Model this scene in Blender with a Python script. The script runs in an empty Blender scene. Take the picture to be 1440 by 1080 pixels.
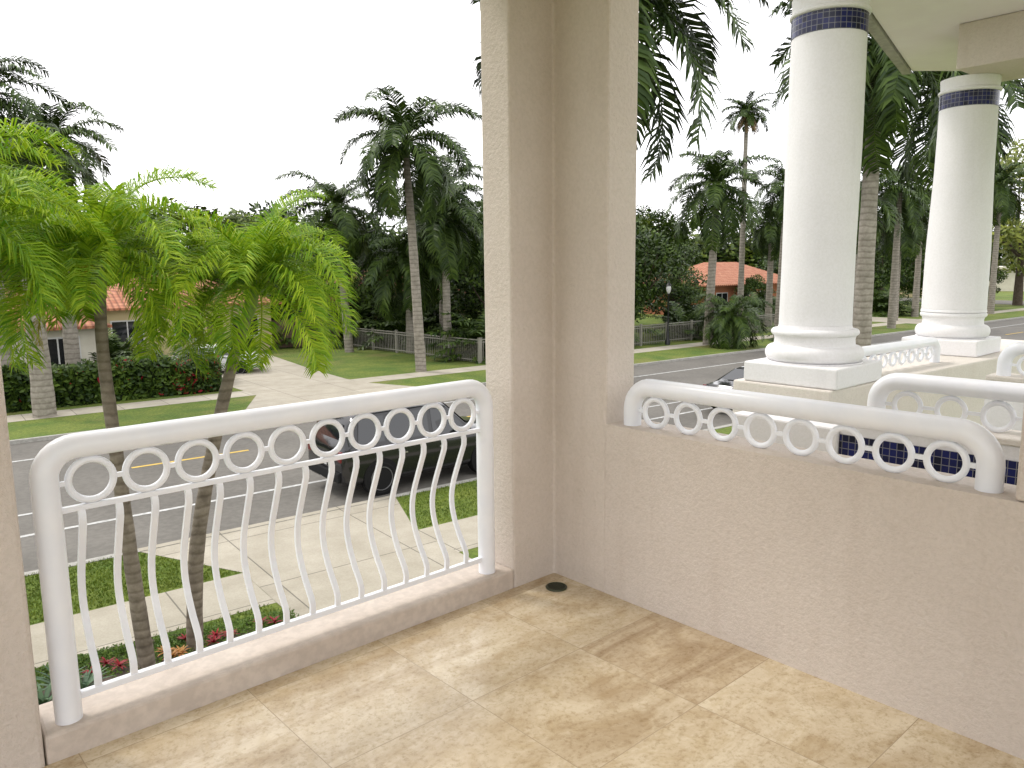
import bpy, math, random
from mathutils import Matrix, Vector
R=random.Random(7)
S=bpy.context.scene
COL=S.collection
# ------------------------------------------------------------------ materials
def newmat(name):
    m=bpy.data.materials.new(name); m.use_nodes=True
    nt=m.node_tree; b=nt.nodes['Principled BSDF']
    return m,nt,b
def N(nt,t,**kw):
    n=nt.nodes.new(t)
    for k,v in kw.items():
        if k in n.inputs: n.inputs[k].default_value=v
        else: setattr(n,k,v)
    return n
def mix(nt,fac,a,b,mode='MIX'):
    n=nt.nodes.new('ShaderNodeMix'); n.data_type='RGBA'; n.blend_type=mode
    for i,v in ((0,fac),(6,a),(7,b)):
        if hasattr(v,'is_output'): nt.links.new(v,n.inputs[i])
        elif i==0: n.inputs[0].default_value=v
        else: n.inputs[i].default_value=(*v[:3],1)
    return n.outputs[2]
def ramp(nt,inp,a,b,c=0,d=1):
    n=nt.nodes.new('ShaderNodeMapRange'); nt.links.new(inp,n.inputs[0])
    n.inputs[1].default_value=a; n.inputs[2].default_value=b; n.inputs[3].default_value=c; n.inputs[4].default_value=d
    return n.outputs[0]
def coords(nt,scale=(1,1,1),rot=0,loc=(0,0,0)):
    c=nt.nodes.new('ShaderNodeNewGeometry'); m=nt.nodes.new('ShaderNodeMapping')
    m.inputs['Scale'].default_value=scale; m.inputs['Rotation'].default_value=(0,0,rot); m.inputs['Location'].default_value=loc
    nt.links.new(c.outputs['Position'],m.inputs[0]); return m.outputs[0]
def noise(nt,vec,scale,detail=4,rough=.55,dist=0):
    n=N(nt,'ShaderNodeTexNoise',Scale=scale,Detail=detail,Roughness=rough,Distortion=dist)
    nt.links.new(vec,n.inputs['Vector']); return n.outputs['Fac']
def bump(nt,b,h,strength,dist):
    n=N(nt,'ShaderNodeBump',Strength=strength,Distance=dist); nt.links.new(h,n.inputs['Height'])
    nt.links.new(n.outputs[0],b.inputs['Normal'])
def surf(name,c1,c2,ns=3,rough=.8,bs=0,bd=.01,bscale=60,fine=None):
    m,nt,b=newmat(name); v=coords(nt)
    f=ramp(nt,noise(nt,v,ns,4,.6),.35,.65); c=mix(nt,f,c1,c2)
    if fine:
        f2=ramp(nt,noise(nt,v,fine[0],3),.4,.6); c=mix(nt,f2,c,mix(nt,1.0,c,(fine[1],)*3,'MULTIPLY'))
    nt.links.new(c,b.inputs['Base Color']); b.inputs['Roughness'].default_value=rough
    if bs: bump(nt,b,noise(nt,v,bscale,4,.65),bs,bd)
    return m
def plain(name,c,rough=.5,metal=0,coat=0,spec=.5):
    m,nt,b=newmat(name); v=coords(nt); f=noise(nt,v,9,2)
    nt.links.new(mix(nt,f,tuple(x*.9 for x in c),c),b.inputs['Base Color'])
    b.inputs['Roughness'].default_value=rough; b.inputs['Metallic'].default_value=metal; b.inputs['Coat Weight'].default_value=coat
    b.inputs['Specular IOR Level'].default_value=spec
    return m
def leafmat(name,c1,c2,trans=0,dark=(.6,.65,.65)):
    m,nt,b=newmat(name)
    g=nt.nodes.new('ShaderNodeNewGeometry'); v=coords(nt)
    f=noise(nt,v,.9,1)
    c=mix(nt,g.outputs['Random Per Island'],c1,c2)
    c=mix(nt,ramp(nt,f,.35,.7),mix(nt,1.0,c,dark,'MULTIPLY'),c)
    nt.links.new(c,b.inputs['Base Color']); b.inputs['Roughness'].default_value=.5
    b.inputs['Specular IOR Level'].default_value=.25
    if trans:
        t=nt.nodes.new('ShaderNodeBsdfTranslucent'); nt.links.new(c,t.inputs[0])
        mx=nt.nodes.new('ShaderNodeMixShader'); mx.inputs[0].default_value=trans
        nt.links.new(b.outputs[0],mx.inputs[1]); nt.links.new(t.outputs[0],mx.inputs[2])
        nt.links.new(mx.outputs[0],nt.nodes['Material Output'].inputs[0])
    return m
def stucco(name,c1,c2,bs=.9,streak=(.955,.945,.935),sc=42,bd=.012,sp=.93):
    m,nt,b=newmat(name); v=coords(nt)
    big=ramp(nt,noise(nt,v,1.6,4,.6),.35,.7); mid=noise(nt,v,sc,5,.7)
    c=mix(nt,big,c1,c2); c=mix(nt,ramp(nt,mid,.38,.6),mix(nt,1.0,c,(sp,sp,sp*.99),'MULTIPLY'),c)
    vs=coords(nt,(6,6,.6)); st=ramp(nt,noise(nt,vs,1.5,4),.55,.75)
    c=mix(nt,st,c,mix(nt,1.0,c,streak,'MULTIPLY'))
    nt.links.new(c,b.inputs['Base Color']); b.inputs['Roughness'].default_value=.9
    bump(nt,b,mid,bs,bd); return m
M_ST=stucco('beige_stucco',(.645,.57,.505),(.695,.62,.555),.95,sc=55,bd=.010)
M_PORT=stucco('cream_stucco',(.69,.64,.58),(.74,.69,.63),.7,sc=55,bd=.008)
M_CURB=surf('curb_paint',(.55,.475,.41),(.62,.545,.475),4,.7,.3,.004,50,(25,.88))
M_WHITE=stucco('white_stucco',(.79,.78,.79),(.84,.83,.84),.35,(.95,.95,.95),60,.005,.95)
M_RAIL=surf('white_gloss_paint',(.80,.82,.87),(.86,.87,.90),6,.28,.12,.002,25)
M_CEIL=surf('ceiling_white',(.82,.76,.79),(.85,.80,.82),3,.85,.2,.004,80)
def mosaic():
    m,nt,b=newmat('blue_mosaic_tile'); tc=nt.nodes.new('ShaderNodeTexCoord')
    br=nt.nodes.new('ShaderNodeTexBrick'); br.offset=0; br.inputs['Scale'].default_value=1
    br.inputs['Brick Width'].default_value=.036; br.inputs['Row Height'].default_value=.036; br.inputs['Mortar Size'].default_value=.0018
    br.inputs['Color1'].default_value=(.004,.006,.022,1); br.inputs['Color2'].default_value=(.008,.014,.11,1); br.inputs['Mortar'].default_value=(.2,.2,.22,1)
    nt.links.new(tc.outputs['UV'],br.inputs[0]); nt.links.new(br.outputs[0],b.inputs['Base Color']); b.inputs['Roughness'].default_value=.22
    b.inputs['Specular IOR Level'].default_value=.35
    return m
M_BAND=mosaic()
def floor_mat():
    m,nt,b=newmat('travertine_tile'); a=math.radians(-4.5)
    v=coords(nt,(1,1,1),a,(-1.735+6.6,-2.17+4.8,0))
    br=nt.nodes.new('ShaderNodeTexBrick'); br.offset=0.0; br.inputs['Scale'].default_value=1
    br.inputs['Brick Width'].default_value=.6; br.inputs['Row Height'].default_value=.6; br.inputs['Mortar Size'].default_value=.0020
    br.inputs['Mortar Smooth'].default_value=.6; br.inputs['Bias'].default_value=0
    br.inputs['Color1'].default_value=(0,0,0,1); br.inputs['Color2'].default_value=(1,1,1,1); br.inputs['Mortar'].default_value=(.5,.5,.5,1)
    nt.links.new(v,br.inputs[0])
    tile=br.outputs[0]; mort=br.outputs['Fac']
    add=nt.nodes.new('ShaderNodeVectorMath'); add.operation='MULTIPLY_ADD'
    nt.links.new(tile,add.inputs[0]); add.inputs[1].default_value=(7,3,9); nt.links.new(v,add.inputs[2])
    pv=add.outputs[0]
    mp=nt.nodes.new('ShaderNodeMapping'); mp.inputs['Rotation'].default_value=(0,0,.55); mp.inputs['Scale'].default_value=(1,2.8,1); nt.links.new(pv,mp.inputs[0])
    cl=ramp(nt,noise(nt,mp.outputs[0],1.5,9,.68,1.3),.40,.62)
    n2=ramp(nt,noise(nt,pv,6,8,.75,.6),.44,.62)
    n3=ramp(nt,noise(nt,pv,48,6,.75),.50,.66)
    light=mix(nt,cl,(.69,.60,.445),(.54,.435,.29))
    dark=mix(nt,cl,(.58,.475,.33),(.38,.28,.17))
    c=mix(nt,ramp(nt,tile,.05,.75),dark,light)
    c=mix(nt,n2,c,mix(nt,1.0,c,(.84,.79,.70),'MULTIPLY'))
    c=mix(nt,n3,c,mix(nt,1.0,c,(.74,.69,.61),'MULTIPLY'))
    c=mix(nt,mort,c,mix(nt,.6,c,(.25,.19,.12)))
    nt.links.new(c,b.inputs['Base Color'])
    nt.links.new(ramp(nt,n2,0,1,.09,.26),b.inputs['Roughness'])
    h=mix(nt,mort,mix(nt,n3,(1,1,1),(.75,.75,.75)),(.2,.2,.2)); bump(nt,b,h,.22,.003)
    return m
M_FLOOR=floor_mat()
def slabmat(name,c1,c2,w,h,loc=(0,0,0),off=0):
    m,nt,b=newmat(name); v=coords(nt,(1,1,1),0,loc)
    br=nt.nodes.new('ShaderNodeTexBrick'); br.offset=off; br.inputs['Scale'].default_value=1
    br.inputs['Brick Width'].default_value=w; br.inputs['Row Height'].default_value=h; br.inputs['Mortar Size'].default_value=.012
    br.inputs['Color1'].default_value=(*c1,1); br.inputs['Color2'].default_value=(*c2,1); br.inputs['Mortar'].default_value=tuple(x*.45 for x in c1)+(1,)
    nt.links.new(v,br.inputs[0]); c=br.outputs[0]
    n=ramp(nt,noise(nt,v,1.3,6,.65),.35,.7); c=mix(nt,n,mix(nt,1.0,c,(.78,.77,.74),'MULTIPLY'),c)
    n=ramp(nt,noise(nt,v,30,3,.7),.4,.6); c=mix(nt,n,mix(nt,1.0,c,(.9,.9,.9),'MULTIPLY'),c)
    nt.links.new(c,b.inputs['Base Color']); b.inputs['Roughness'].default_value=.9; return m
M_WALK=slabmat('concrete_slabs',(.42,.385,.31),(.48,.44,.36),1.5,1.45,(.3,.55,0))
M_DRIVE=slabmat('driveway_concrete',(.40,.365,.295),(.46,.42,.34),2.4,2.4,(.6,.4,0))
M_KERB=surf('kerb_concrete',(.32,.31,.28),(.40,.39,.35),2,.9,.3,.005,40,(14,.8))
M_ROAD=surf('asphalt',(.118,.110,.095),(.165,.154,.134),.35,.95,.5,.006,120,(7,.84))
M_LINE=surf('road_paint_white',(.38,.38,.36),(.60,.60,.58),5,.7,fine=(12,.8))
M_YEL=surf('road_paint_yellow',(.50,.33,.05),(.58,.40,.07),5,.7)
def grassmat():
    m,nt,b=newmat('lawn_grass'); v=coords(nt)
    c=mix(nt,ramp(nt,noise(nt,v,.7,5,.6),.35,.65),(.085,.150,.010),(.175,.215,.026))
    c=mix(nt,ramp(nt,noise(nt,v,.25,4,.6),.52,.7),c,(.22,.20,.055))
    c=mix(nt,ramp(nt,noise(nt,v,10,4,.7),.4,.62),mix(nt,1.0,c,(.58,.62,.5),'MULTIPLY'),c)
    nt.links.new(c,b.inputs['Base Color']); b.inputs['Roughness'].default_value=.95; bump(nt,b,noise(nt,v,35,3),.8,.03); return m
M_GRASS=grassmat()
M_BLADE=leafmat('grass_blade',(.09,.16,.014),(.24,.29,.04))
M_COVER=leafmat('ground_cover_leaf',(.07,.14,.015),(.16,.24,.03))
M_NEAR=leafmat('palm_leaf_bright',(.13,.29,.008),(.46,.57,.03),.38,(.65,.75,.7))
M_YLEAF=leafmat('palm_leaf_yellow',(.50,.42,.03),(.60,.50,.05),.3)
M_FAR=leafmat('palm_leaf_dark',(.020,.045,.007),(.085,.135,.018))
M_DEAD=leafmat('dead_frond',(.16,.10,.04),(.25,.17,.08))
M_TREE=leafmat('tree_leaf',(.016,.040,.006),(.090,.145,.016),0,(.45,.5,.5))
M_TREE2=leafmat('tree_leaf_light',(.045,.080,.008),(.16,.21,.022),0,(.5,.55,.55))
M_TREEY=leafmat('tree_leaf_yellow',(.12,.16,.02),(.26,.28,.04))
M_RED=leafmat('red_flower',(.20,.006,.015),(.38,.02,.03))
M_ORNG=leafmat('orange_leaf',(.45,.16,.03),(.5,.25,.07))
M_AGAVE=leafmat('agave_leaf',(.08,.15,.08),(.14,.22,.11))
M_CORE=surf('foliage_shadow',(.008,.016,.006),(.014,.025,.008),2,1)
def trunkmat(name,c1,c2,rings):
    m,nt,b=newmat(name); v=coords(nt)
    w=N(nt,'ShaderNodeTexWave',Scale=rings,Distortion=3.0,Detail=3); w.bands_direction='Z'; nt.links.new(v,w.inputs[0])
    n=ramp(nt,noise(nt,v,5,5,.7),.35,.65)
    c=mix(nt,n,c1,c2); c=mix(nt,ramp(nt,w.outputs['Fac'],.0,.35),mix(nt,1.0,c,(.7,.68,.65),'MULTIPLY'),c)
    nt.links.new(c,b.inputs['Base Color']); b.inputs['Roughness'].default_value=.9
    bump(nt,b,w.outputs['Fac'],.5,.01); return m
M_TRN=trunkmat('palm_trunk_near',(.13,.105,.08),(.25,.21,.165),2.6)
M_TRF=trunkmat('palm_trunk_grey',(.20,.18,.145),(.32,.29,.245),1.6)
M_SHAFT=surf('crownshaft_green',(.14,.22,.04),(.22,.3,.06),3,.5)
M_SHAFTD=surf('crownshaft_dark',(.05,.08,.02),(.08,.12,.03),3,.6)
M_BARK=surf('bark',(.06,.045,.03),(.10,.075,.055),4,.95,.6,.03,12)
def roofm(name,c1,c2):
    m,nt,b=newmat(name); v=coords(nt)
    w=N(nt,'ShaderNodeTexWave',Scale=1.1,Distortion=.3); w.bands_direction='X'; nt.links.new(v,w.inputs[0])
    w2=N(nt,'ShaderNodeTexWave',Scale=.9,Distortion=.4); w2.bands_direction='Y'; nt.links.new(v,w2.inputs[0])
    n=ramp(nt,noise(nt,v,2.5,5),.3,.7); c=mix(nt,n,c1,c2)
    c=mix(nt,ramp(nt,w.outputs['Fac'],0,.5),mix(nt,1.0,c,(.5,.45,.42),'MULTIPLY'),c)
    c=mix(nt,ramp(nt,w2.outputs['Fac'],0,.3),mix(nt,1.0,c,(.7,.65,.6),'MULTIPLY'),c)
    nt.links.new(c,b.inputs['Base Color']); b.inputs['Roughness'].default_value=.8
    bump(nt,b,w.outputs['Fac'],.8,.05); return m
M_ROOF=roofm('terracotta_tiles',(.36,.12,.06),(.50,.23,.13))
M_YW=surf('yellow_wall',(.48,.40,.22),(.56,.47,.27),1,.9)
M_CW=surf('cream_wall',(.52,.49,.40),(.60,.57,.48),1,.9)
M_OW=surf('orange_wall',(.32,.12,.06),(.40,.16,.075),1,.9)
M_GLASS=plain('dark_glass',(.012,.014,.016),.06)
M_FRAME=plain('window_frame_white',(.6,.6,.58),.5)
M_WOOD=surf('weathered_wood',(.09,.06,.04),(.16,.11,.075),3,.9,.5,.01,30)
M_FENCE=plain('fence_paint',(.26,.25,.21),.6)
M_BLACK=plain('black_car_paint',(.010,.010,.012),.12,0,.35,.5)
M_CARGL=plain('car_window_glass',(.010,.012,.015),.03,0,0,.9)
M_WCAR=plain('white_car_paint',(.70,.70,.70),.25,0,.6)
M_TYRE=plain('tyre_rubber',(.012,.012,.012),.85,0,0,.2)
M_RIM=plain('rim_alloy',(.22,.22,.225),.4,.8)
M_TAIL=plain('tail_lamp_red',(.13,.006,.006),.2)
M_LAMPG=plain('lamp_glass',(.6,.6,.58),.3)
M_CHROME=plain('chrome',(.5,.5,.52),.2,1)
M_IRON=plain('black_iron',(.012,.013,.012),.4)
M_SIGN=plain('blue_sign',(.03,.12,.4),.4)
M_DRAIN=plain('bronze_drain',(.06,.07,.045),.35,.6)
# ------------------------------------------------------------------ geometry helpers
class Geo:
    def __init__(s): s.v=[]; s.f=[]; s.m=[]
    def add(s,vs,fs,mi=0):
        o=len(s.v); s.v+=[tuple(v) for v in vs]; s.f+=[tuple(i+o for i in f) for f in fs]; s.m+=[mi]*len(fs); return s
    def box(s,x0,x1,y0,y1,z0,z1,mi=0):
        return s.add([(x0,y0,z0),(x1,y0,z0),(x1,y1,z0),(x0,y1,z0),(x0,y0,z1),(x1,y0,z1),(x1,y1,z1),(x0,y1,z1)],
          [(3,2,1,0),(4,5,6,7),(0,1,5,4),(1,2,6,5),(2,3,7,6),(3,0,4,7)],mi)
    def prism(s,poly,z0,z1,mi=0):
        a=sum(poly[i][0]*poly[(i+1)%len(poly)][1]-poly[(i+1)%len(poly)][0]*poly[i][1] for i in range(len(poly)))
        if a<0: poly=poly[::-1]
        n=len(poly); vs=[(x,y,z0) for x,y in poly]+[(x,y,z1) for x,y in poly]
        fs=[tuple(range(n))[::-1],tuple(range(n,2*n))]+[(i,(i+1)%n,n+(i+1)%n,n+i) for i in range(n)]
        return s.add(vs,fs,mi)
    def tube(s,pts,rad,seg=12,mi=0,cap=True):
        pts=[Vector(p) for p in pts]; n=len(pts)
        if not hasattr(rad,'__len__'): rad=[rad]*n
        t0=(pts[1]-pts[0]).normalized(); up=Vector((0,0,1)) if abs(t0.z)<.9 else Vector((1,0,0))
        a=t0.cross(up).normalized(); vs=[]
        for i,p in enumerate(pts):
            t=(pts[min(i+1,n-1)]-pts[max(i-1,0)]).normalized()
            a=(a-t*a.dot(t)).normalized(); b=t.cross(a)
            for k in range(seg):
                w=2*math.pi*k/seg; vs.append(p+(a*math.cos(w)+b*math.sin(w))*rad[i])
        fs=[(i*seg+k,i*seg+(k+1)%seg,(i+1)*seg+(k+1)%seg,(i+1)*seg+k) for i in range(n-1) for k in range(seg)]
        if cap: fs+=[tuple(range(seg))[::-1],tuple(range((n-1)*seg,n*seg))]
        return s.add(vs,fs,mi)
    def strip(s,pts,w,side,mi=0):
        vs=[];
        for p,ww in zip(pts,w): vs+=[p-side*ww,p+side*ww]
        return s.add(vs,[(2*i,2*i+1,2*i+3,2*i+2) for i in range(len(pts)-1)],mi)
    def lathe(s,prof,seg=40,mi=0,c=(0,0)):
        vs=[]
        for r,z in prof:
            for k in range(seg): w=2*math.pi*k/seg; vs.append((c[0]+r*math.cos(w),c[1]+r*math.sin(w),z))
        n=len(prof)
        fs=[(i*seg+k,i*seg+(k+1)%seg,(i+1)*seg+(k+1)%seg,(i+1)*seg+k) for i in range(n-1) for k in range(seg)]
        fs+=[tuple(range(seg))[::-1],tuple(range((n-1)*seg,n*seg))]
        return s.add(vs,fs,mi)
    def torus(s,c,R1,r,axis='y',seg=36,sg=10,mi=0,flat=1):
        vs=[]
        for i in range(seg):
            a=2*math.pi*i/seg
            for j in range(sg):
                b=2*math.pi*j/sg; q=R1+r*math.cos(b); d=r*flat*math.sin(b)
                vs.append((c[0]+q*math.cos(a),c[1]+d,c[2]+q*math.sin(a)) if axis=='y' else (c[0]+q*math.cos(a),c[1]+q*math.sin(a),c[2]+d))
        fs=[(i*sg+j,i*sg+(j+1)%sg,((i+1)%seg)*sg+(j+1)%sg,((i+1)%seg)*sg+j) for i in range(seg) for j in range(sg)]
        return s.add(vs,fs,mi)
    def mesh(s,name,mats,smooth=None):
        me=bpy.data.meshes.new(name); me.from_pydata(s.v,[],s.f); 
        for m in (mats if isinstance(mats,(list,tuple)) else [mats]): me.materials.append(m)
        me.polygons.foreach_set('material_index',s.m); me.update()
        if smooth is not None:
            me.polygons.foreach_set('use_smooth',[True]*len(me.polygons))
            me.set_sharp_from_angle(angle=math.radians(smooth))
        return me
def put(name,me,parent=None,loc=(0,0,0),rot=0,bev=0,scale=None,**p):
    o=bpy.data.objects.new(name,me); COL.objects.link(o); o.location=loc; o.rotation_euler=(0,0,rot) if not hasattr(rot,'__len__') else rot
    if scale: o.scale=scale if hasattr(scale,'__len__') else (scale,)*3
    if parent: o.parent=parent
    if bev:
        b=o.modifiers.new('bevel','BEVEL'); b.width=bev; b.segments=2; b.limit_method='ANGLE'
    for k,v in p.items(): o[k]=v
    return o
def empty(name,loc,rot=0,**p): return put(name,None,None,loc,rot,**p)
# ------------------------------------------------------------------ ground
g=Geo().add([(-700,-700,0),(900,-700,0),(900,900,0),(-700,900,0)],[(0,1,2,3)]); put('ground',g.mesh('ground',M_GRASS),kind='structure')
def sheet(name,poly,z,mat):
    n=len(poly); put(name,Geo().add([(x,y,z) for x,y in poly],[tuple(range(n))]).mesh(name,mat),kind='structure')
sheet('road',[(-80,14.6),(300,14.6),(300,26.5),(-80,26.5)],.004,M_ROAD)
put('lawn',Geo().box(-80,300,-60,14.45,.0,.10).mesh('lawn',M_GRASS),kind='structure')
put('lawn',Geo().box(-80,300,26.65,140,.0,.10).mesh('lawn2',M_GRASS),kind='structure')
put('kerb',Geo().box(-80,300,14.45,14.6,.0,.115).mesh('kerb',M_KERB),kind='structure')
put('kerb',Geo().box(-80,300,26.5,26.65,.0,.115).mesh('kerb',M_KERB),kind='structure')
sheet('road_gutter',[(-80,14.6),(300,14.6),(300,14.95),(-80,14.95)],.008,M_KERB)
sheet('road_marking',[(-80,17.0),(120,17.0),(120,17.12),(-80,17.12)],.009,M_LINE)
sheet('road_marking',[(-80,18.55),(120,18.55),(120,18.66),(-80,18.66)],.009,M_LINE)
sheet('road_marking',[(-80,24.0),(120,24.0),(120,24.12),(-80,24.12)],.009,M_LINE)
for i in range(-3,14):
    sheet('road_marking',[(4.1+i*9,21.25),(7.1+i*9,21.25),(7.1+i*9,21.38),(4.1+i*9,21.38)],.009,M_YEL)
sheet('pavement',[(-80,10.9),(3.9,10.9),(3.9,12.35),(-80,12.35)],.104,M_WALK)
sheet('pavement',[(7.15,10.9),(90,10.9),(90,12.35),(7.15,12.35)],.104,M_WALK)
sheet('driveway',[(2.8,14.45),(3.9,12.35),(3.9,3.6),(7.15,3.6),(7.15,12.35),(7.9,14.45)],.108,M_DRIVE)
sheet('driveway_ramp',[(2.8,14.45),(7.9,14.45),(7.9,14.62),(2.8,14.62)],.119,M_DRIVE)
sheet('pavement',[(-80,29.9),(120,29.9),(120,31.3),(-80,31.3)],.104,M_WALK)
sheet('driveway',[(8.8,26.65),(10.4,29.9),(10.0,44),(16.0,44),(15.2,36),(15.0,31.6),(15.2,29.9),(16.6,26.65)],.109,M_DRIVE)
sheet('cross_street',[(95,26.6),(104,26.6),(104,139),(95,139)],.112,M_ROAD)
sheet('driveway',[(62,26.65),(67,26.65),(67,43),(62,43)],.112,M_DRIVE)
g=Geo()
def blades(x0,x1,y0,y1,n):
    for _ in range(n):
        x=R.uniform(x0,x1); y=R.uniform(y0,y1)
        if y>12.3 and 2.2<x<8.2:
            t=(y-12.35)/2.1
            if 3.9-1.1*t-.03<x<7.15+.75*t+.03: continue
        a=R.uniform(0,6.28); h=R.uniform(.02,.05); w=.010; l=R.uniform(-.03,.03)
        ca,sa=math.cos(a)*w,math.sin(a)*w
        g.add([(x-ca,y-sa,.1),(x+ca,y+sa,.1),(x+l,y+l*.5,.1+h)],[(0,1,2)])
blades(-.5,4.2,12.38,14.5,14000); blades(7,13,12.38,14.5,10000); blades(-.5,3.8,10.2,10.93,2500)
put('grass',g.mesh('grass',M_BLADE),kind='stuff')
# ------------------------------------------------------------------ balcony
def Fy(x,o=0): return 2.87+.078*(x-.23)+o
def Gx(y,o=0): return 2.62+(3.056-y)*.078+o
ZF=3.4
put('floor',Geo().prism([(-3,Fy(-3)),(2.62,3.056),(Gx(-2.6),-2.6),(-3,-2.6)],3.2,ZF).mesh('floor',M_FLOOR),kind='structure')
put('balcony_kerb',Geo().prism([(.215,Fy(.215)),(2.33,Fy(2.33)),(2.31,Fy(2.31,.25)),(.215,Fy(.215,.25))],3.2,3.5).mesh('k',M_CURB),bev=.012,label='low beige raised kerb under the white front railing',category='kerb')
put('stucco_wall',Geo().prism([(-3,Fy(-3,-.006)),(.212,Fy(.212,-.006)),(.185,Fy(.185,.25)),(-3,Fy(-3,.25))],3.2,6.62).mesh('k',M_ST),bev=.015,label='beige stucco wall edge beside the front railing',category='wall')
put('corner_pillar',Geo().prism([(2.33,Fy(2.33)),(2.62,3.056),(Gx(2.70),2.70),(Gx(2.70)+.215,2.716),(2.83,3.275),(2.312,3.24)],3.2,6.62).mesh('k',M_ST),bev=.012,label='tall beige stucco corner pillar with rough texture',category='pillar')
put('parapet_wall',Geo().prism([(Gx(2.70),2.70),(Gx(2.70)+.215,2.716),(Gx(-2.6)+.215,-2.6),(Gx(-2.6),-2.6)],3.2,4.27).mesh('k',M_ST),label='low beige stucco parapet wall carrying a white railing',category='wall')
put('stucco_pillar',Geo().prism([(Gx(.955),.955),(Gx(.955)+.212,.965),(Gx(.3)+.212,.3),(Gx(.3),.3)],4.272,6.62).mesh('k',M_ST),bev=.012,label='beige stucco pillar standing on the parapet wall end',category='pillar')
put('ceiling',Geo().box(-3,3.0,-2.6,3.4,6.62,6.8).mesh('ceiling',M_CEIL),kind='structure')  # unseen slab above the view, added to block skylight and shade the balcony
put('house_facade',Geo().box(-3,2.8,-8,3.02,0.1,3.19).mesh('h',M_ST),label='beige stucco ground floor wall under the balcony',category='house')
dr=empty('floor_drain',(2.50,2.90,3.4),label='small round bronze drain cover set in the floor corner',category='drain')
put('drain_rim',Geo().torus((0,0,.003),.05,.006,'z').mesh('d',M_DRAIN,60),dr)
g=Geo().lathe([(.047,.001),(.047,.004)],24)
for i in range(-3,4): g.box(-.04,.04,i*.012-.003,i*.012+.003,.004,.007)
put('grate',g.mesh('d',M_DRAIN),dr)
def railing(p0,p1,zb,zt,nring,full,label,ringz,group='white tubular balcony railings',pr=.043,RR=.073,br=.11):
    d=Vector((p1[0]-p0[0],p1[1]-p0[1],0)); Ln=d.length; a=math.atan2(d.y,d.x)
    E=empty('railing',(p0[0],p0[1],zb),a,label=label,category='railing',group=group)
    H=zt-zb-pr
    pts=[(0,0,0),(0,0,H-br)]
    for i in range(1,9): w=math.pi/2*i/8; pts.append((br-br*math.cos(w),0,H-br+br*math.sin(w)))
    for i in range(8): w=math.pi/2*(1-i/8); pts.append((Ln-br+br*math.cos(w),0,H-br+br*math.sin(w)))
    pts+=[(Ln,0,H-br),(Ln,0,0)]
    put('top_pipe',Geo().tube(pts,pr,24).mesh('pipe',M_RAIL,50),E)
    rz=ringz-zb; x0=pr+.006; sp=(Ln-2*x0)/nring
    ring=Geo().torus((0,0,0),RR-.012,.0125,seg=40).mesh('ring',M_RAIL,60)
    for i in range(nring): put('ring',ring,E,(x0+sp*(i+.5),0,rz))
    for i in range(nring+1):
        xa=pr*.8 if i==0 else x0+sp*(i-.5)+RR-.006; xb=Ln-pr*.8 if i==nring else x0+sp*(i+.5)-RR+.006
        if xb-xa>.004: put('link_bar',Geo().box(xa,xb,-.007,.007,rz-.008,rz+.008).mesh('link',M_RAIL),E)
    if full:
        lz=4.242-zb; bz=3.575-zb
        put('lower_rail',Geo().box(pr*.8,Ln-pr*.8,-.011,.011,lz-.010,lz+.010).mesh('lr',M_RAIL),E,bev=.003)
        put('bottom_rail',Geo().box(pr*.8,Ln-pr*.8,-.013,.013,bz-.012,bz+.012).mesh('br',M_RAIL),E,bev=.003)
        prof=[]
        for i in range(25):
            t=i/24; z=lz+(bz-lz)*t
            o=.10*math.sin(math.pi*min(1,max(0,(t**1.15-.04)/.88)))**1.4 if t<.93 else 0
            o-=.010*math.exp(-((t-.06)/.07)**2)
            if t>.8: o-=.010*math.sin((t-.8)/.2*math.pi)
            prof.append((0,o if 0<i<24 else 0,z))
        vs=[];w=.0115;th=.0065
        for i,(x,y,z) in enumerate(prof):
            q=Vector(prof[min(i+1,24)])-Vector(prof[max(i-1,0)]); nn=Vector((0,q.z,-q.y)).normalized()*th
            for sx,sn in ((-w,-1),(w,-1),(w,1),(-w,1)): vs.append((x+sx,y+nn.y*sn,z+nn.z*sn))
        fs=[(i*4+k,i*4+(k+1)%4,(i+1)*4+(k+1)%4,(i+1)*4+k) for i in range(24) for k in range(4)]
        bm=Geo().add(vs,fs).mesh('baluster',M_RAIL,40)
        nb=15
        for i in range(nb): put('baluster',bm,E,((i+1)*Ln/(nb+1)-.02,0,0))
    return E
railing((.30,2.945),(2.205,3.10),3.5,4.50,10,True,'white front railing with ring frieze and bellied balusters on a kerb',4.333,RR=.083,br=.10)
railing((Gx(2.6)+.085,2.61),(Gx(1.06)+.085,1.06),4.27,4.505,8,False,'low white tubular railing with rings on the beige parapet',4.345,RR=.077)
railing((3.80,1.95),(3.97,.3),4.27,4.505,8,False,'low white tubular railing with rings on the next balcony wall',4.345)
railing((5.45,2.98),(6.72,2.98),4.206,4.42,8,False,'low white tubular railing with rings between the portico columns',4.29,pr=.038,RR=.06,br=.08)
railing((5.83,2.13),(5.95,.9),4.27,4.505,6,False,'low white tubular railing with rings on the far balcony wall',4.345)
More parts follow.
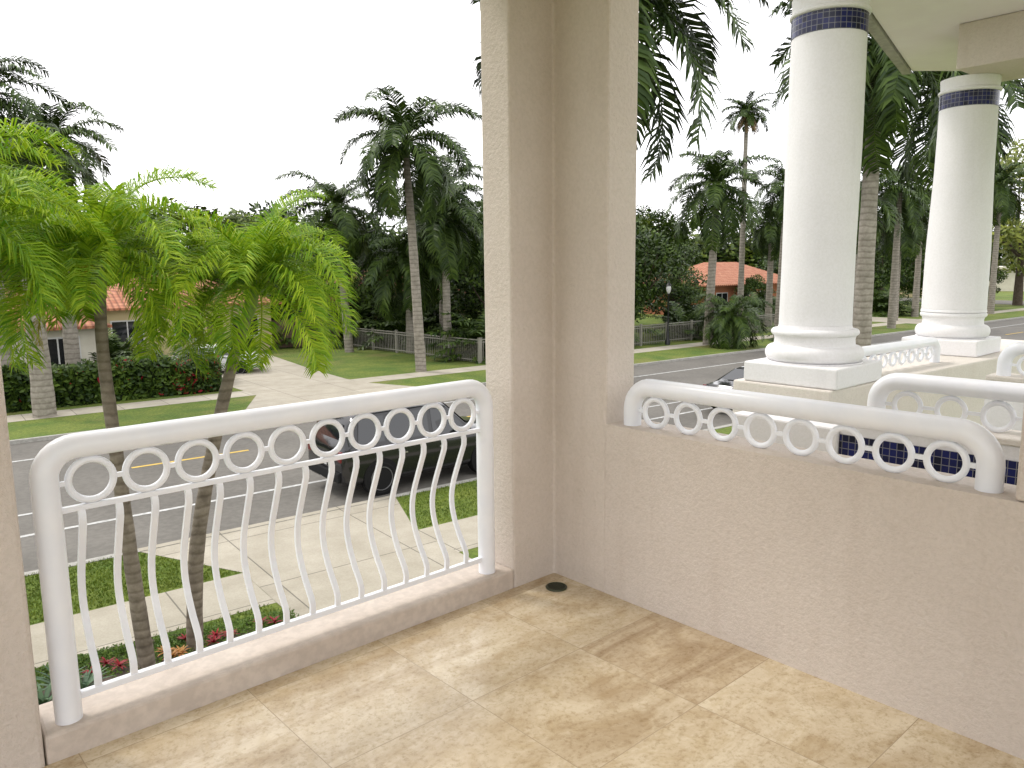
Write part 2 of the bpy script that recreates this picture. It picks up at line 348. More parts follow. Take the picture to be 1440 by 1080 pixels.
def wall2(x,y1,label,band):
    E=empty('balcony_wall',(x,y1,0),math.radians(4.5),label=label,category='wall')
    put('wall_cap',Geo().box(-.11,.11,-3.2,0,4.235,4.27).mesh('w',M_PORT),E,bev=.008)
    put('white_wall',Geo().box(-.10,.10,-3.2,-.003,3.2,4.234).mesh('w',M_WHITE),E)
    if band:
        put('ledge',Geo().box(-.12,.12,.001,.62,3.2,4.20).mesh('w',M_WHITE),E,bev=.01)
        g=Geo().add([(-.106,-3.2,3.956),(-.106,-.003,3.956),(-.106,-.003,4.172),(-.106,-3.2,4.172)],[(0,3,2,1)])
        me=g.mesh('w',M_BAND); uv=me.uv_layers.new()
        for li,c in zip(range(4),[(0,0),(0,.216),(3.4,.216),(3.4,0)]): uv.data[li].uv=c
        put('tile_band',me,E)
wall2(3.82,2.10,'white balcony wall with a blue mosaic tile band and beige cap',True)
wall2(5.86,2.22,'far white balcony wall with beige cap',False)
put('portico_wall',Geo().prism([(4.72,2.73),(9.2,2.80),(9.2,3.62),(4.68,3.47)],0.1,4.205).mesh('pw',M_PORT),bev=.012,label='pale cream parapet wall carrying the white portico columns',category='wall')
def column(x,y,zb,ztop,rb,rt,ks,label):
    E=empty('portico_column',(x,y,zb),math.radians(4.5),label=label,category='column',group='white portico columns')
    q=.345*ks
    put('plinth',Geo().box(-q,q,-q,q,0,.14).mesh('p',M_WHITE),E,bev=.012)
    prof=[(.325,.141),(.325,.15)]
    for i in range(11): w=-math.pi/2+math.pi*i/10; prof.append((.285+.045*math.cos(w),.20+.055*math.sin(w)))
    prof+=[(.272,.262),(.268,.30),(.275,.325)]
    for i in range(9): w=-math.pi/2+math.pi*i/8; prof.append((.270+.024*math.cos(w),.348+.024*math.sin(w)))
    prof=[(a*ks,b) for a,b in prof]
    prof+=[(rb+.006,.374),(rb,.40)]
    put('base',Geo().lathe(prof,48).mesh('b',M_WHITE,40),E)
    H=ztop-zb; zb0=H-.25; zb1=H-.125
    put('shaft',Geo().lathe([(rb,.401),(rb-.003,.9),(rt+.006,1.6),(rt,zb0)],48).mesh('s',M_WHITE,40),E)
    n=48; vs=[]
    for k in range(n+1):
        w=2*math.pi*k/n; c,s=(rt+.004)*math.cos(w),(rt+.004)*math.sin(w); vs+=[(c,s,zb0+.001),(c,s,zb1-.001)]
    fs=[(2*k,2*k+2,2*k+3,2*k+1) for k in range(n)]
    me=Geo().add(vs,fs).mesh('band',M_BAND,40); uv=me.uv_layers.new(); 
    for k in range(n):
        u0,u1=k/n*1.512,(k+1)/n*1.512
        for li,c in zip(range(4*k,4*k+4),[(u0,0),(u1,0),(u1,.126),(u0,.126)]): uv.data[li].uv=c
    put('tile_band',me,E)
    prof=[(rt,zb1)]
    for i in range(7): w=-math.pi/2+math.pi*i/6; prof.append((rt+.006+.012*math.cos(w),zb1+.02+.015*math.sin(w)))
    prof+=[(rt,zb1+.04),(rt+.006,H)]
    put('capital',Geo().lathe(prof,48).mesh('c',M_WHITE,40),E)
column(5.07,3.08,4.207,6.77,.243,.238,1.0,'large white round column with blue mosaic band on square plinth')
column(7.56,3.22,4.207,6.60,.262,.228,.92,'white round column with blue mosaic band under the portico beam')
RF=empty('portico_roof',(7.13,3.2,6.60),label='white portico ceiling with beige stucco beam and grey edge',category='roof')
def rel(p): return [(x-7.13,y-3.2) for x,y in p]
put('beam',Geo().prism(rel([(7.08,3.14),(7.9,3.16),(8.1,-1),(7.33,-1)]),0.002,.36).mesh('b',M_ST),RF,bev=.01)
put('soffit',Geo().prism(rel([(4.1,3.3),(5.2,3.52),(5.94,3.32),(8.4,4.15),(9.2,3.6),(9.5,-1),(4.0,-1)]),.362,.50).mesh('b',M_CEIL),RF)
put('fascia',Geo().prism(rel([(5.2,3.53),(5.94,3.33),(8.4,4.16),(8.38,4.24),(5.93,3.42),(5.2,3.62)]),.335,.52).mesh('b',M_KERB),RF)
# ------------------------------------------------------------------ palms
def frond(g,o,az,el,L,droop,ll,n,w=.018,mi=0,vdroop=.5,rr=.012,twist=0,plume=.45):
    h=Vector((math.cos(az),math.sin(az),0)); sd=Vector((-math.sin(az),math.cos(az),0)); up=Vector((0,0,1))
    K=14; pts=[Vector(o)]; e=el; dirs=[]
    for i in range(K):
        t=i/K; e=el-droop*(t**1.3); dv=h*math.cos(e)+up*math.sin(e)+sd*twist*t; dv.normalize(); dirs.append(dv); pts.append(pts[-1]+dv*(L/K))
    dirs.append(dirs[-1])
    g.tube(pts,[rr*(1-.85*i/K)+.002 for i in range(K+1)],4,mi,False)
    for i in range(n):
        t=.10+.90*(i+.5)/n; f=t*K; k=min(int(f),K-1); p=pts[k].lerp(pts[k+1],f-k); dv=dirs[k]
        nn=sd.cross(dv); nn.normalize()
        if nn.z<0: nn=-nn
        l=ll*(math.sin(math.pi*(.12+.80*t))**.6)*R.uniform(.85,1.1)
        for s in (-1,1):
            v=sd*s*math.cos(.55)+dv*R.uniform(.45,.8)+nn*R.uniform(-.15,plume); v.normalize()
            p1=p+v*l*.5; v2=(v-up*vdroop*R.uniform(.6,1.3)).normalized(); p2=p1+v2*l*.5
            side=v.cross(nn).normalized()
            o0=len(g.v)
            g.v+=[tuple(p-side*w*.5),tuple(p+side*w*.5),tuple(p1-side*w),tuple(p1+side*w),tuple(p2)]
            g.f+=[(o0,o0+1,o0+3,o0+2),(o0+2,o0+3,o0+4)]; g.m+=[mi,mi]
def crown(seed,nf,L,ll,n,w,els,droop,vdroop=.5,dead=0,rr=.012,plume=.45):
    R.seed(seed); g=Geo()
    for i in range(nf):
        az=i*2.39996+R.uniform(-.25,.25); t=i/max(nf-1,1); el=els[0]+(els[1]-els[0])*t+R.uniform(-.12,.12)
        frond(g,(.05*math.cos(az),.05*math.sin(az),-.02*t),az,el,L*R.uniform(.8,1.1),droop*R.uniform(.8,1.2),ll,n,w,0,vdroop,rr,R.uniform(-.25,.25),plume)
    for i in range(dead):
        frond(g,(0,0,-.1),R.uniform(0,6.28),R.uniform(-.6,-.9),L*.8,.6,ll*.7,n//2,w,1,.9,rr)
    return g
def trunk(pts,rads,seg=14):
    P=[Vector(p) for p in pts]; out=[]; rr=[]
    n=len(P)
    for i in range(n-1):
        p0=P[max(i-1,0)];p1=P[i];p2=P[i+1];p3=P[min(i+2,n-1)]
        for k in range(8):
            t=k/8; out.append(.5*((2*p1)+(p2-p0)*t+(2*p0-5*p1+4*p2-p3)*t*t+(3*p1-p0-3*p2+p3)*t**3)); rr.append((rads[i]*(1-t)+rads[i+1]*t)*(1+.03*math.sin(len(out)*2.1)))
    out.append(P[-1]); rr.append(rads[-1]); return Geo().tube(out,rr,seg)
def near_palm(base,path,rads,seed,L,nf,label,yl=0,els=(1.4,-.15),droop=2.1):
    E=empty('palm_tree',(base[0],base[1],.1),label=label,category='palm tree')
    b=Vector((base[0],base[1],.1)); P=[Vector(p)-b for p in path]
    put('trunk',trunk(P,rads).mesh('trunk',M_TRN,60),E)
    top=P[-1]; d=(P[-1]-P[-2]).normalized()
    put('crownshaft',Geo().tube([top-d*.04,top+d*.15,top+d*.45],[rads[-1]*1.15,rads[-1]*1.3,rads[-1]*.6],12).mesh('cs',M_SHAFT,60),E)
    hub=top+d*.38
    put('crown',crown(seed,nf,L,.40,125,.0088,els,droop,.85,0,plume=1.0).mesh('crown',M_NEAR),E,hub)
    if yl:
        g=Geo()
        for a,e in yl: frond(g,(0,0,0),a,e,1.2,1.4,.34,80,.008,0,1.0)
        put('yellow_frond',g.mesh('yf',M_YLEAF),E,hub-Vector((0,0,.06)))
    return E
near_palm((1.9,9.9),[(1.9,9.9,.05),(1.83,9.92,1.3),(1.77,9.93,2.7),(1.72,9.95,4.0),(1.74,9.95,4.75)],[.10,.088,.077,.068,.062],11,1.72,26,'slim palm with grey ringed trunk and bright green feathery fronds',yl=[(3.4,.0),(2.7,-.35)])
near_palm((2.5,10.1),[(2.5,10.1,.05),(2.6,10.06,1.4),(2.86,9.99,2.7),(3.18,9.9,3.9),(3.38,9.87,4.45)],[.105,.095,.082,.07,.064],23,1.7,27,'leaning slim palm with bright green arching feathery fronds')
near_palm((-.9,8.6),[(-.9,8.6,.05),(-.6,8.6,2.0),(-.25,8.6,4.2),(.0,8.6,5.1)],[.12,.10,.085,.07],31,1.8,22,'tall bright green feathery palm close to the balcony',els=(1.35,.05),droop=1.9)
near_palm((-1.2,10.8),[(-1.2,10.8,.05),(-.8,10.8,2.0),(0.0,10.8,4.2),(.35,10.8,4.9)],[.10,.09,.075,.065],37,1.65,20,'leaning palm with bright green fronds beside the pavement',els=(1.35,.1),droop=1.9)
FCM=[crown(100+i,28,4.0,.98,52,.042,(1.25,-.75),1.8,1.1,0,.035).mesh('far_crown',[M_FAR,M_DEAD]) for i in range(3)]
FCD=crown(120,26,3.0,.7,34,.05,(1.2,-.4),1.3,.8,10,.03).mesh('far_crown_dead',[M_FAR,M_DEAD])
def far_palm(x,y,hub,r,seed,label,cs=1.0,me=None,lean=(0,0),rt=.6):
    E=empty('palm_tree',(x,y,.1),seed*1.3,label=label,category='palm tree')
    P=[(0,0,-.1),(lean[0]*.3,lean[1]*.3,hub*.33),(lean[0]*.7,lean[1]*.7,hub*.7),(lean[0],lean[1],hub-.8*cs)]
    put('trunk',trunk(P,[r*1.25,r,r*.85,r*rt],12).mesh('trunk',M_TRF,60),E)
    put('crownshaft',Geo().tube([(lean[0],lean[1],hub-.85*cs),(lean[0],lean[1],hub-.4*cs),(lean[0],lean[1],hub+.1)],[r*.65,r*.7,r*.35],10).mesh('cs',M_SHAFTD,60),E)
    put('crown',me or FCM[seed%3],E,(lean[0],lean[1],hub-.1),0,scale=cs)
    return E
far_palm(18.8,31.5,10.5,.22,1,'tall palm with grey trunk and drooping dark fronds by the driveway',1.0,lean=(-.3,.5))
far_palm(3.3,30.3,8.4,.30,2,'thick grey trunked palm in front of the clipped hedge',.7)
far_palm(2.6,34,11.2,.25,3,'tall dark feathery palm behind the hedge',.78)
far_palm(4.9,34.6,9.6,.25,4,'dark feathery palm behind the hedge',.75)
far_palm(12.9,13.25,10.9,.26,5,'tall palm with long drooping fronds beside the street',1.05)
far_palm(24.3,13.1,11.6,.27,6,'tall palm with smooth grey trunk on the street verge',1.1)
far_palm(31.0,14.0,11.2,.27,7,'tall grey trunked palm on the street verge',1.1)
far_palm(38,30.1,9.4,.25,8,'palm with full dark crown across the street',1.0,lean=(.4,.2))
far_palm(46.0,33.7,15.0,.19,9,'very tall thin palm with small round crown',.66,FCD)
far_palm(52,35.5,8.0,.24,10,'dark palm across the street near the red roofed house',.8)
far_palm(23.2,36,7.6,.22,11,'dense dark palm behind the metal fence',.95)
far_palm(20.0,41.5,8.2,.22,12,'dark palm behind the lawn',.95,lean=(.6,.3))
far_palm(25.5,40,9.4,.22,13,'dark palm behind the metal fence',.95,lean=(-.5,.2))
far_palm(57,28.5,10.5,.25,14,'tall palm on the far verge',.95)
far_palm(78,30,11.5,.25,15,'tall palm on the far verge down the street',1.0)
far_palm(37.8,28.3,1.9,.15,16,'small low palm with spreading fronds on the verge',.68)
far_palm(45.5,30.3,9.8,.24,18,'dark palm on the far verge beside the fence',.75,lean=(.3,0))
far_palm(22.5,38.8,5.4,.22,19,'low dark palm behind the metal fence',.95)
far_palm(70,33,9.5,.25,20,'palm with dark crown beside the far pavement',.9)
far_palm(50,27.8,9.0,.24,21,'dark full palm on the far verge',1.0)
far_palm(64,31.8,8.5,.24,22,'dark palm beside the far pavement',1.0)
BUSH=crown(200,40,2.6,.55,30,.04,(1.35,.3),1.2,.6,0,.02).mesh('bush',[M_FAR,M_DEAD])
for i,(x,y,s) in enumerate([(24.5,34,1.5),(27,35,1.4),(22.3,46,1.5),(24.2,42,1.5),(18.2,47.6,1.0),(30,34.5,1.4),(34,35,1.4),(40.5,33.8,1.2),(8.9,35,.9),(47,35,1.1),(26,44,1.7),(29.5,40,1.7),(56,40,1.2),(8.0,43,1.0),(20.2,47.5,1.3),(51,38,1.1),(60,41,1.2),(6.2,35.4,.8),(44,28.3,.7),(70,36,1.4)]):
    E=empty('palm_shrub',(x,y,.1),i*1.1,label='dense dark green clumping palm shrub by the garden edge',category='shrub',group='clumping palm shrubs')
    put('leaves',BUSH,E,(0,0,0),0,scale=s); put('stem',Geo().tube([(0,0,-.1),(0,0,.3)],[.12,.08],8).mesh('stem',M_BARK),E)
# ------------------------------------------------------------------ broadleaf
def leafcloud(g,c,rad,n,size,mi=0):
    for _ in range(n):
        v=Vector((R.gauss(0,1),R.gauss(0,1),R.gauss(0,1))).normalized()*(R.random()**.4)
        p=Vector((c[0]+v.x*rad[0],c[1]+v.y*rad[1],c[2]+v.z*rad[2])); a=Vector((R.gauss(0,1),R.gauss(0,1),R.gauss(0,1))).normalized(); b=a.orthogonal().normalized(); s=size*R.uniform(.6,1.3)
        o=len(g.v); g.v+=[tuple(p-a*s),tuple(p+b*s*.45),tuple(p+a*s),tuple(p-b*s*.45)]; g.f.append((o,o+1,o+2,o+3)); g.m.append(mi)
def tree_mesh(seed,H,W,n=30,k=190,ls=.18):
    R.seed(seed); g=Geo(); cl=[]
    for _ in range(n):
        a=R.uniform(0,6.28); r=math.sqrt(R.random())*W; z=H*R.uniform(.25,.95); r*=math.sqrt(max(.15,1-((z/H-.5)/.5)**2))
        c=(r*math.cos(a),r*math.sin(a),z); cl.append(c); q=R.uniform(.7,1.4)
        leafcloud(g,c,(q*1.25,q*1.25,q*.85),k,ls)
    t=Geo().tube([(0,0,-.1),(.1,.05,H*.25),(0,0,H*.5)],[.25,.18,.1],8)
    for c in cl[:9]: t.tube([(0.05,0,H*.3),(c[0]*.5,c[1]*.5,H*.3+c[2]*.2),c],[.1,.06,.02],6)
    return g,t
TR=[tree_mesh(300+i,7.8,3.2) for i in range(3)]
TC=[t[0].mesh('crown',M_TREE if i!=1 else M_TREE2) for i,t in enumerate(TR)]; TT=[t[1].mesh('trunk',M_BARK,50) for t in TR]; TCY=TR[0][0].mesh('crown',M_TREEY)
spots=[(13,58,1.15),(18.5,54,1.1),(24,47,1.0),(29,44,1.05),(33,40,1.0),(34,47,1.15),(-1,58,1.1),(5,60,1.1),(38.5,37.0,.95),(35.5,36.2,.9),(43,43,1.1),(76,46,1.1),(83,42,.9),(88,48,1.1),(21.5,50,1.0),(108,66,1.4),(122,66,1.4),(60,62,1.4),(70,64,1.4),(9,57,1.15),(28,38,.85),(97,62,1.3),(52.5,45,.6),(61,43.2,.45),(-5,56,1.1),(16,59,1.2),(21,57,1.15),(47,41,.8),(90,38,.7),(74,38,1.0),(80,36,.9),(110,47,.9),(84,33.5,.6)]
for i,(x,y,s) in enumerate(spots):
    E=empty('broadleaf_tree',(x,y,.1),i*.9,label='dark green broadleaf tree with dense uneven crown',category='tree',group='garden trees across the street')
    put('trunk',TT[i%3],E,scale=s); put('crown',TC[i%3],E,scale=s)
E=empty('broadleaf_tree',(94,33.6,.1),label='tall yellow green leafy tree near the cross street',category='tree')
put('trunk',TT[0],E,scale=2.1); put('crown',TCY,E,scale=(2.0,2.0,2.2))
R.seed(5); g=Geo()
line=[(-40,62),(0,66),(40,66),(75,80),(120,95),(170,95),(230,70),(290,55)]
for i in range(len(line)-1):
    (xa,ya),(xb,yb)=line[i],line[i+1]; L=math.hypot(xb-xa,yb-ya); k=int(L/2.2)
    for j in range(k):
        t=j/k; x=xa+(xb-xa)*t; y=ya+(yb-ya)*t; h=(8.0+R.uniform(-1.5,1.8))*(1+.004*max(0,x-20))
        leafcloud(g,(x,y,h*.55),(2.4,1.6,h*.5),230,.42+.002*max(0,x),2 if R.random()<.35 else 0)
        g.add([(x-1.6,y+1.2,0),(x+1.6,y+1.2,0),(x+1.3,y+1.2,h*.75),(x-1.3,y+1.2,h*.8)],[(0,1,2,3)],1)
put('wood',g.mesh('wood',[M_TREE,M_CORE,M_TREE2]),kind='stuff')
def hedge(x0,x1,y0,y1,h,label,flowers=0,n=9000,sz=.06):
    R.seed(int(x0*10)); E=empty('hedge',((x0+x1)/2,(y0+y1)/2,.1),label=label,category='hedge'); lx=(x1-x0)/2; ly=(y1-y0)/2
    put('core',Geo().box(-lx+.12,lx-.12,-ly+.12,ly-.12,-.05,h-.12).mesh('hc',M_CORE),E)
    g=Geo()
    for _ in range(n):
        x=R.uniform(-lx,lx); y=R.uniform(-ly,ly); z=R.uniform(0,h); f=R.random()
        if f<.45: z=h+R.gauss(0,.07)+.08*math.sin(x*1.7)
        elif f<.85: y=-ly+R.gauss(0,.07)
        else: x=R.choice((-lx,lx))+R.gauss(0,.05)
        a=Vector((R.gauss(0,1),R.gauss(0,1),R.gauss(0,1))).normalized(); b=a.orthogonal().normalized(); s=sz*R.uniform(.7,1.4); p=Vector((x,y,z))
        g.add([p-a*s,p+b*s*.6,p+a*s,p-b*s*.6],[(0,1,2,3)],1 if (flowers and R.random()<flowers) else 0)
    put('leaves',g.mesh('hl',[M_TREE,M_RED]),E)
hedge(-4,8.0,32.0,33.1,1.35,'clipped dark green hedge along the pavement',.012,12000,.10)
hedge(8.0,9.7,31.9,33.0,1.2,'low hedge with red flowers beside the driveway',.10,3000,.08)
hedge(13.2,15.6,44.6,45.2,.7,'low dark hedge below the yellow house wall',0,2000,.09)
hedge(46,61,39.5,40.6,1.5,'dark green hedge in front of the orange house',0,6000,.15)
# ------------------------------------------------------------------ houses
def house(x,y,w,d,eave,ridge,wm,label,rot=0,flat=False,wins=3):
    E=empty('house',(x,y,.1),rot,label=label,category='house')
    put('wall',Geo().box(-w/2,w/2,-d/2,d/2,-.05,eave).mesh('w',wm),E)
    o=.55
    if flat: g=Geo().box(-w/2-o,w/2+o,-d/2-o,d/2+o,eave+.002,eave+.3)
    else:
        a,b=w/2+o,d/2+o; r=max(.5,a-b)
        g=Geo().add([(-a,-b,eave),(a,-b,eave),(a,b,eave),(-a,b,eave),(-r,0,ridge),(r,0,ridge),(-a,-b,eave-.12),(a,-b,eave-.12),(a,b,eave-.12),(-a,b,eave-.12)],
            [(0,1,5,4),(1,2,5),(2,3,4,5),(3,0,4),(9,8,7,6),(0,6,7,1),(1,7,8,2),(2,8,9,3),(3,9,6,0)])
    put('roof',g.mesh('r',M_CW if flat else M_ROOF),E)
    for i in range(wins):
        xx=-w/2+w*(i+.5)/wins
        W=put('window',Geo().box(-.75,.75,-.03,.02,0,1.15).mesh('win',M_GLASS),E,(xx,-d/2-.01,.95))
        g=Geo()
        for q in ((-.82,-.75,0,1.15),(.75,.82,0,1.15),(-.82,.82,-.07,0),(-.82,.82,1.15,1.22),(-.03,.03,0,1.15)): g.box(q[0],q[1],-.05,.02,q[2],q[3])
        put('frame',g.mesh('fr',M_FRAME),W)
    put('door',Geo().box(-.45,.45,-.04,.02,0,2.05).mesh('door',M_WOOD),E,(w*.12+.3,-d/2-.01,.02))
    return E
house(0.4,40.8,11.5,8,2.6,4.7,M_CW,'low house with terracotta tile roof and cream wall',wins=4)
house(12.4,50.0,9.5,8,2.85,4.7,M_YW,'yellow walled house with terracotta roof beyond the driveway')
house(27.5,52,10,8,2.8,4.6,M_YW,'yellow house with terracotta roof behind palms')
house(63.5,49,13,8,2.9,4.9,M_OW,'orange house with red tile roof across the street',wins=4)
house(112,55,16,9,3.0,3.3,M_YW,'long low pale yellow flat roofed house',flat=True,wins=4)
house(142,52,16,9,3.4,3.7,M_CW,'low white flat roofed house',flat=True,wins=4)
def picket(p0,p1,h,sp,mat,label,solid=False):
    d=Vector((p1[0]-p0[0],p1[1]-p0[1])); L=d.length; E=empty('fence',(p0[0],p0[1],.1),math.atan2(d.y,d.x),label=label,category='fence')
    g=Geo(); n=int(L/sp)
    for i in range(n):
        x=i*sp; w=sp*.47 if solid else .014; hh=h+(R.uniform(-.03,.03) if solid else 0); g.box(x-w,x+w,-.012,.012,.05,hh-.06)
    put('pickets',g.mesh('p',mat),E); g=Geo()
    for z in ((.25,h-.3) if solid else (.15,h-.16,h-.03)): g.box(0,L,.013,.055,z,z+.05)
    put('cross_rail',g.mesh('cr',mat),E)
    g=Geo(); g.box(-.05,.05,-.05,.05,-.1,h+.08); g.box(-.065,.065,-.065,.065,h+.07,h+.11); me=g.mesh('fp',mat)
    for i in range(int(L/2.4)+1): put('post',me,E,(i*2.4,0,0))
picket((22.5,32.0),(21.3,44.4),1.2,.16,M_FENCE,'pale metal picket fence along the lawn')
picket((22.6,32.0),(56,33.0),1.2,.16,M_FENCE,'pale metal picket fence beside the far pavement')
picket((16.4,46.8),(21.2,45.0),1.8,.16,M_WOOD,'weathered brown wooden board fence',True)
# ------------------------------------------------------------------ cars
def car(x,y,rot,st,hw,wins,rear,front,wheels,paint,label,plate=True):
    E=empty('parked_car',(x,y,.004),rot,label=label,category='car',group='parked cars')
    rows=[]
    for (sx,zb,belt,roof,rw,sc) in st:
        h=hw*sc; half=[(0,zb),(h*.85,zb),(h*.97,zb+.10),(h,zb+(belt-zb)*.55),(h*.965,belt),(rw,roof-.05),(rw-.13,roof),(0,roof+.015)]
        ring=[(sx,yy,zz) for yy,zz in half]+[(sx,-yy,zz) for yy,zz in half[-2:0:-1]]
        rows.append(ring)
    n=len(rows[0]); vs=[v for r in rows for v in r]
    fs=[(i*n+k,(i+1)*n+k,(i+1)*n+(k+1)%n,i*n+(k+1)%n) for i in range(len(rows)-1) for k in range(n)]
    fs+=[tuple(range(n)),tuple(range((len(rows)-1)*n,len(rows)*n))[::-1]]
    me=Geo().add(vs,fs).mesh('body',paint,38); put('body',me,E,bev=.03)
    def sp(xx,f,side,off=.010):
        for a,b in zip(st,st[1:]):
            if a[0]<=xx<=b[0]:
                t=(xx-a[0])/(b[0]-a[0]); q=[a[i]*(1-t)+b[i]*t for i in range(6)]; break
        y0=hw*q[5]*.965; y1=q[4]; return (xx,side*(y0+(y1-y0)*f+off),q[2]+(q[3]-.05-q[2])*f)
    for side in (-1,1):
        for (xa,xb,xc,xd) in wins:
            v=[sp(xa,.1,side),sp(xb,.1,side),sp(xc,.92,side),sp(xd,.92,side)]
            put('side_window',Geo().add(v,[(0,1,2,3)]).mesh('sw',M_CARGL),E)
    def endglass(i,j,name,f0,f1,dx):
        a,b=st[i],st[j]
        def q(f,s): 
            xx=a[0]+(b[0]-a[0])*f; zz=a[3]+(b[3]-a[3])*f; w=(a[4]-.13+(b[4]-a[4])*f)*s; return (xx+dx,w,zz+.02)
        put(name,Geo().add([q(f0,-1.02),q(f0,1.02),q(f1,.98),q(f1,-.98)],[(0,1,2,3)]).mesh('eg',M_CARGL),E)
    endglass(*rear,'rear_window',.06,.9,-.02); endglass(*front,'windscreen',.9,.06,.02)
    wr,xs=wheels
    for xx in xs:
        for s in (-1,1):
            W=put('wheel',Geo().torus((0,0,0),wr-.09,.088,'y',28,8).mesh('ty',M_TYRE,50),E,(xx,s*(hw-.085),wr))
            put('tyre',Geo().torus((0,0,0),wr-.05,.05,'y',28,8).mesh('ty2',M_TYRE,50),W,(0,s*.05,0))
            g=Geo().torus((0,s*.085,0),wr-.12,.014,'y',24,6); g.tube([(0,s*.04,0),(0,s*.062,0)],wr-.13,24); g.tube([(0,s*.04,0),(0,s*.085,0)],.04,12)
            for k in range(10):
                a=k*math.tau/10; g.tube([(0,s*.07,0),((wr-.125)*math.cos(a),s*.072,(wr-.125)*math.sin(a))],.013,6)
            put('rim',g.mesh('rim',M_RIM,50),W)
            g=Geo().tube([(xx,s*(hw-.25),wr+.03),(xx,s*(hw+.003),wr+.03)],wr+.05,28)
            put('wheel_arch',g.mesh('wa',M_TYRE,40),E)
    r=st[0]; 
    for s in (-1,1):
        put('tail_light',Geo().box(-.03,.1,-.09,.09,-.12,.13).mesh('tl',M_TAIL),E,(st[1][0]-.01,s*(hw*.82),st[1][2]-.10),bev=.03)
        put('headlight',Geo().box(-.12,.05,-.17,.17,-.08,.08).mesh('hl',M_LAMPG),E,(st[-2][0]+.0,s*(hw*.74),st[-2][2]-.04),bev=.03)
        put('door_mirror',Geo().box(-.07,.07,-.1,.1,-.07,.07).mesh('mi',paint),E,(st[front[0]][0]*.35+st[front[1]][0]*.65-.25,s*(hw+.08),st[front[1]][2]+.08),bev=.03)
        for xx in (-.95,.1): put('door_handle',Geo().box(xx,xx+.2,s*hw-.01,s*hw+.018,.87,.9).mesh('dh',M_CHROME),E)
    put('bumper',Geo().box(-.09,.1,-hw*.86,hw*.86,-.1,.12).mesh('bp',M_TYRE),E,(r[0]+.03,0,r[1]+.12),bev=.03)
    put('licence_plate',Geo().box(-.01,.01,-.16,.16,-.08,.08).mesh('lp',M_LAMPG),E,(st[0][0]-.015,0,st[0][2]-.12))
    return E
SUV=[(-2.34,.38,.90,.96,.76,.92),(-2.31,.33,1.06,1.12,.78,.96),(-2.24,.30,1.14,1.26,.78,.99),(-2.10,.28,1.16,1.66,.74,1),(-1.95,.28,1.16,1.79,.74,1),(-1.5,.27,1.14,1.87,.76,1),(-.3,.27,1.12,1.89,.77,1),(.40,.27,1.10,1.83,.75,1),(1.10,.27,1.09,1.20,.79,1),(1.9,.28,1.04,1.12,.77,.98),(2.2,.32,.95,1.02,.73,.95),(2.34,.4,.68,.74,.64,.88)]
car(9.35,16.05,math.radians(0),SUV,.96,[(-1.95,-1.3,-1.25,-1.85),(-1.2,-.15,-.15,-1.15),(-.05,.98,.46,-.05)],(2,3),(7,8),(.38,(-1.42,1.42)),M_BLACK,'black sport utility vehicle parked along the kerb')
SED=[(-2.3,.36,.80,.86,.72,.9),(-2.2,.3,.90,.97,.74,.96),(-1.55,.27,.95,1.04,.74,1),(-.85,.26,.95,1.40,.60,1),(-.2,.26,.94,1.45,.62,1),(.35,.26,.92,1.41,.61,1),(1.15,.26,.90,.98,.74,1),(1.9,.28,.80,.88,.72,.97),(2.2,.32,.68,.74,.66,.92),(2.3,.4,.55,.58,.58,.85)]
sw=[(-1.25,-.35,-.35,-.85),(-.28,.95,.38,-.28)]
car(11.0,37.8,math.radians(158),SED,.9,sw,(2,3),(5,6),(.32,(-1.4,1.4)),M_WCAR,'white sedan parked on the driveway behind the hedge')
car(23.4,16.1,0,SED,.9,sw,(2,3),(5,6),(.32,(-1.4,1.4)),M_BLACK,'black car parked by the kerb past the pillar')
def lamp(x,y):
    E=empty('street_lamp',(x,y,.1),label='black iron street lamp with round lantern beside pavement',category='street lamp')
    put('post',Geo().lathe([(.16,-.05),(.16,.25),(.09,.35),(.07,.9),(.05,1.0),(.045,3.0),(.08,3.05),(.05,3.1)],16).mesh('p',M_IRON,40),E)
    put('lantern',Geo().lathe([(.07,3.1),(.13,3.25),(.15,3.4),(.13,3.5),(.1,3.55)],16).mesh('l',M_LAMPG,40),E)
    put('lantern_cap',Geo().lathe([(.17,3.551),(.12,3.65),(.03,3.75),(.015,3.9)],16).mesh('c',M_IRON,40),E)
lamp(36.3,31.75)
E=empty('street_sign',(62,27.2,.1),label='small blue street sign on thin metal post',category='sign')
put('post',Geo().tube([(0,0,0),(0,0,2.4)],.035,8).mesh('p',M_RIM),E)
put('sign_plate',Geo().box(-.02,.02,-.35,.35,1.9,2.5).mesh('s',M_SIGN),E,(-.06,0,0))
# ------------------------------------------------------------------ flower bed
def rosette(g,c,n,L,w,mi,up=.8):
    for i in range(n):
        a=i*2.4; e=up*R.uniform(.4,1.3); h=Vector((math.cos(a),math.sin(a),0)); s=Vector((-h.y,h.x,0)); p=Vector(c); pts=[p]
        for k in range(3): e2=e-k*.35; p=p+(h*math.cos(e2)+Vector((0,0,1))*math.sin(e2))*L/3; pts.append(p)
        g.strip(pts,[w*.7,w,w*.8,.002],s,mi)
R.seed(44)
put('planting_bed',Geo().prism([(.4,9.2),(3.85,9.2),(3.85,10.35),(2.2,10.7),(.4,10.75)],.1,.16).mesh('bed',M_BARK),kind='structure')
g=Geo()
for _ in range(620):
    x=R.uniform(.5,3.85); yb=10.70-.33*max(0,(x-1.6)/2.2); y=yb-abs(R.gauss(0,.34)); leafcloud(g,(x,y,.17),(.11,.11,.06),26,.022)
put('ground_cover',g.mesh('gc',M_COVER),kind='stuff')
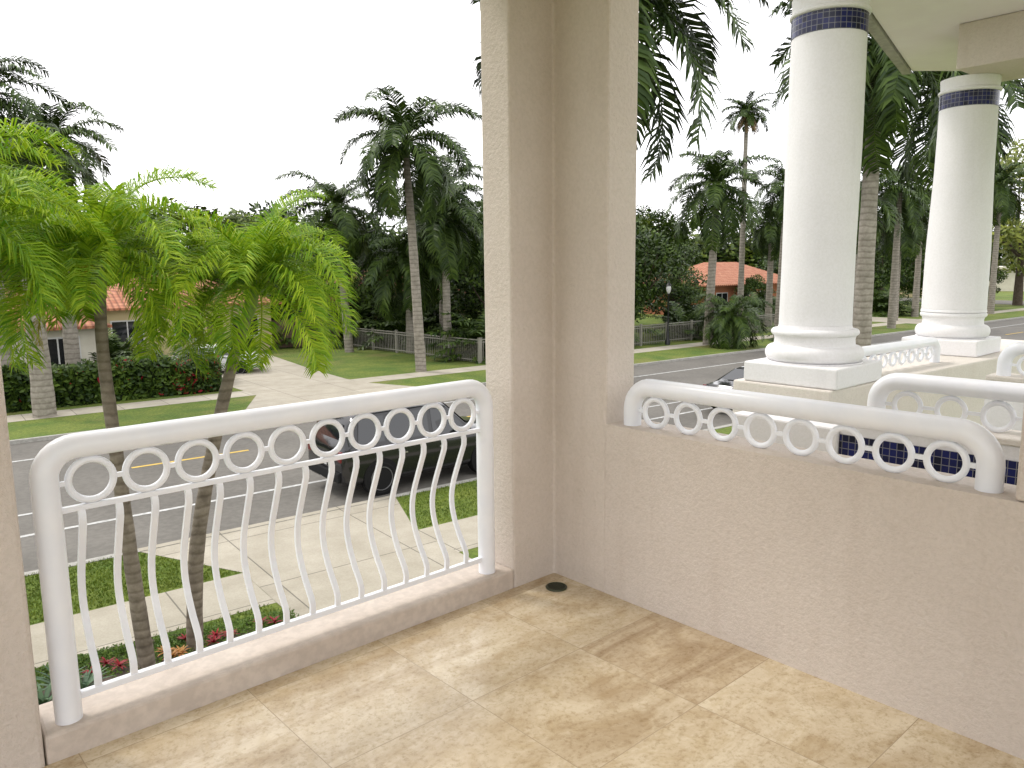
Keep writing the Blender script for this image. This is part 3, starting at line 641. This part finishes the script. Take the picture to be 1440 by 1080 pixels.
def plant(x,y,kind):
    g=Geo()
    if kind=='agave': rosette(g,(0,0,.02),26,.38,.02,0,1.0); nm,mt,lb='agave_plant',M_AGAVE,'spiky grey green agave plant in the planting bed'
    elif kind=='red': rosette(g,(0,0,.02),16,.13,.012,0,.9); nm,mt,lb='bromeliad_plant',M_RED,'small red leaved bromeliad in the planting bed'
    else: rosette(g,(0,0,.02),14,.14,.016,0,.9); nm,mt,lb='bromeliad_plant',M_ORNG,'small orange leaved bromeliad in the planting bed'
    put(nm,g.mesh(nm,mt),loc=(x,y,.18),label=lb,category='plant',group='bedding plants')
for x,y in ((.95,9.95),(.75,9.6),(1.15,9.7)): plant(x,y,'agave')
for x,y in ((1.5,10.25),(1.62,10.1),(2.8,10.15),(2.95,10.05),(2.72,10.0),(3.4,10.15),(3.55,10.05),(1.3,10.1),(2.45,10.3)): plant(x,y,'red')
for x,y in ((2.15,10.1),(2.3,9.95),(2.2,9.95)): plant(x,y,'orange')
# ------------------------------------------------------------------ sky & light
w=bpy.data.worlds.new('World'); S.world=w; w.use_nodes=True; nt=w.node_tree
bg=nt.nodes['Background']; out=nt.nodes['World Output']
sky=nt.nodes.new('ShaderNodeTexSky'); sky.sky_type='NISHITA'; sky.sun_disc=False
SE,SA=math.radians(52),math.radians(-25)
sky.sun_elevation=SE; sky.sun_rotation=SA; sky.dust_density=4; sky.air_density=1
nt.links.new(sky.outputs[0],bg.inputs[0]); bg.inputs[1].default_value=.10
bg2=nt.nodes.new('ShaderNodeBackground'); tc=nt.nodes.new('ShaderNodeTexCoord')
mp=nt.nodes.new('ShaderNodeMapping'); mp.inputs['Scale'].default_value=(1,1,4); nt.links.new(tc.outputs['Generated'],mp.inputs[0])
nn=noise(nt,mp.outputs[0],1.6,2,.5); cc=mix(nt,ramp(nt,nn,.35,.65),(.96,.96,.985),(1,.985,.995)); nt.links.new(cc,bg2.inputs[0]); bg2.inputs[1].default_value=2.2
ms=nt.nodes.new('ShaderNodeMixShader'); ms.inputs[0].default_value=.9
nt.links.new(bg.outputs[0],ms.inputs[1]); nt.links.new(bg2.outputs[0],ms.inputs[2]); nt.links.new(ms.outputs[0],out.inputs[0])
sl=bpy.data.lights.new('sun','SUN'); sl.energy=1.5; sl.angle=math.radians(12); sl.color=(1,.95,.88)
so=bpy.data.objects.new('sun',sl); COL.objects.link(so)
sd=Vector((math.sin(SA)*math.cos(SE),math.cos(SA)*math.cos(SE),math.sin(SE)))
so.rotation_euler=sd.to_track_quat('Z','Y').to_euler()
# ------------------------------------------------------------------ camera
cam=bpy.data.cameras.new('camera'); co=bpy.data.objects.new('camera',cam); COL.objects.link(co)
cam.sensor_width=36; cam.lens=27.5; cam.clip_end=3000; cam.clip_start=.05
pp=math.atan(169/1100)
Mx=(Matrix.Rotation(math.radians(-37.5),4,'Z')@Matrix.Rotation(math.pi/2-pp,4,'X')@Matrix.Rotation(math.radians(-0.6),4,'Z'))
co.matrix_world=Matrix.Translation((0,0,5.05))@Mx
S.camera=co
S.view_settings.view_transform='Standard'; S.view_settings.look='None'; S.view_settings.exposure=0
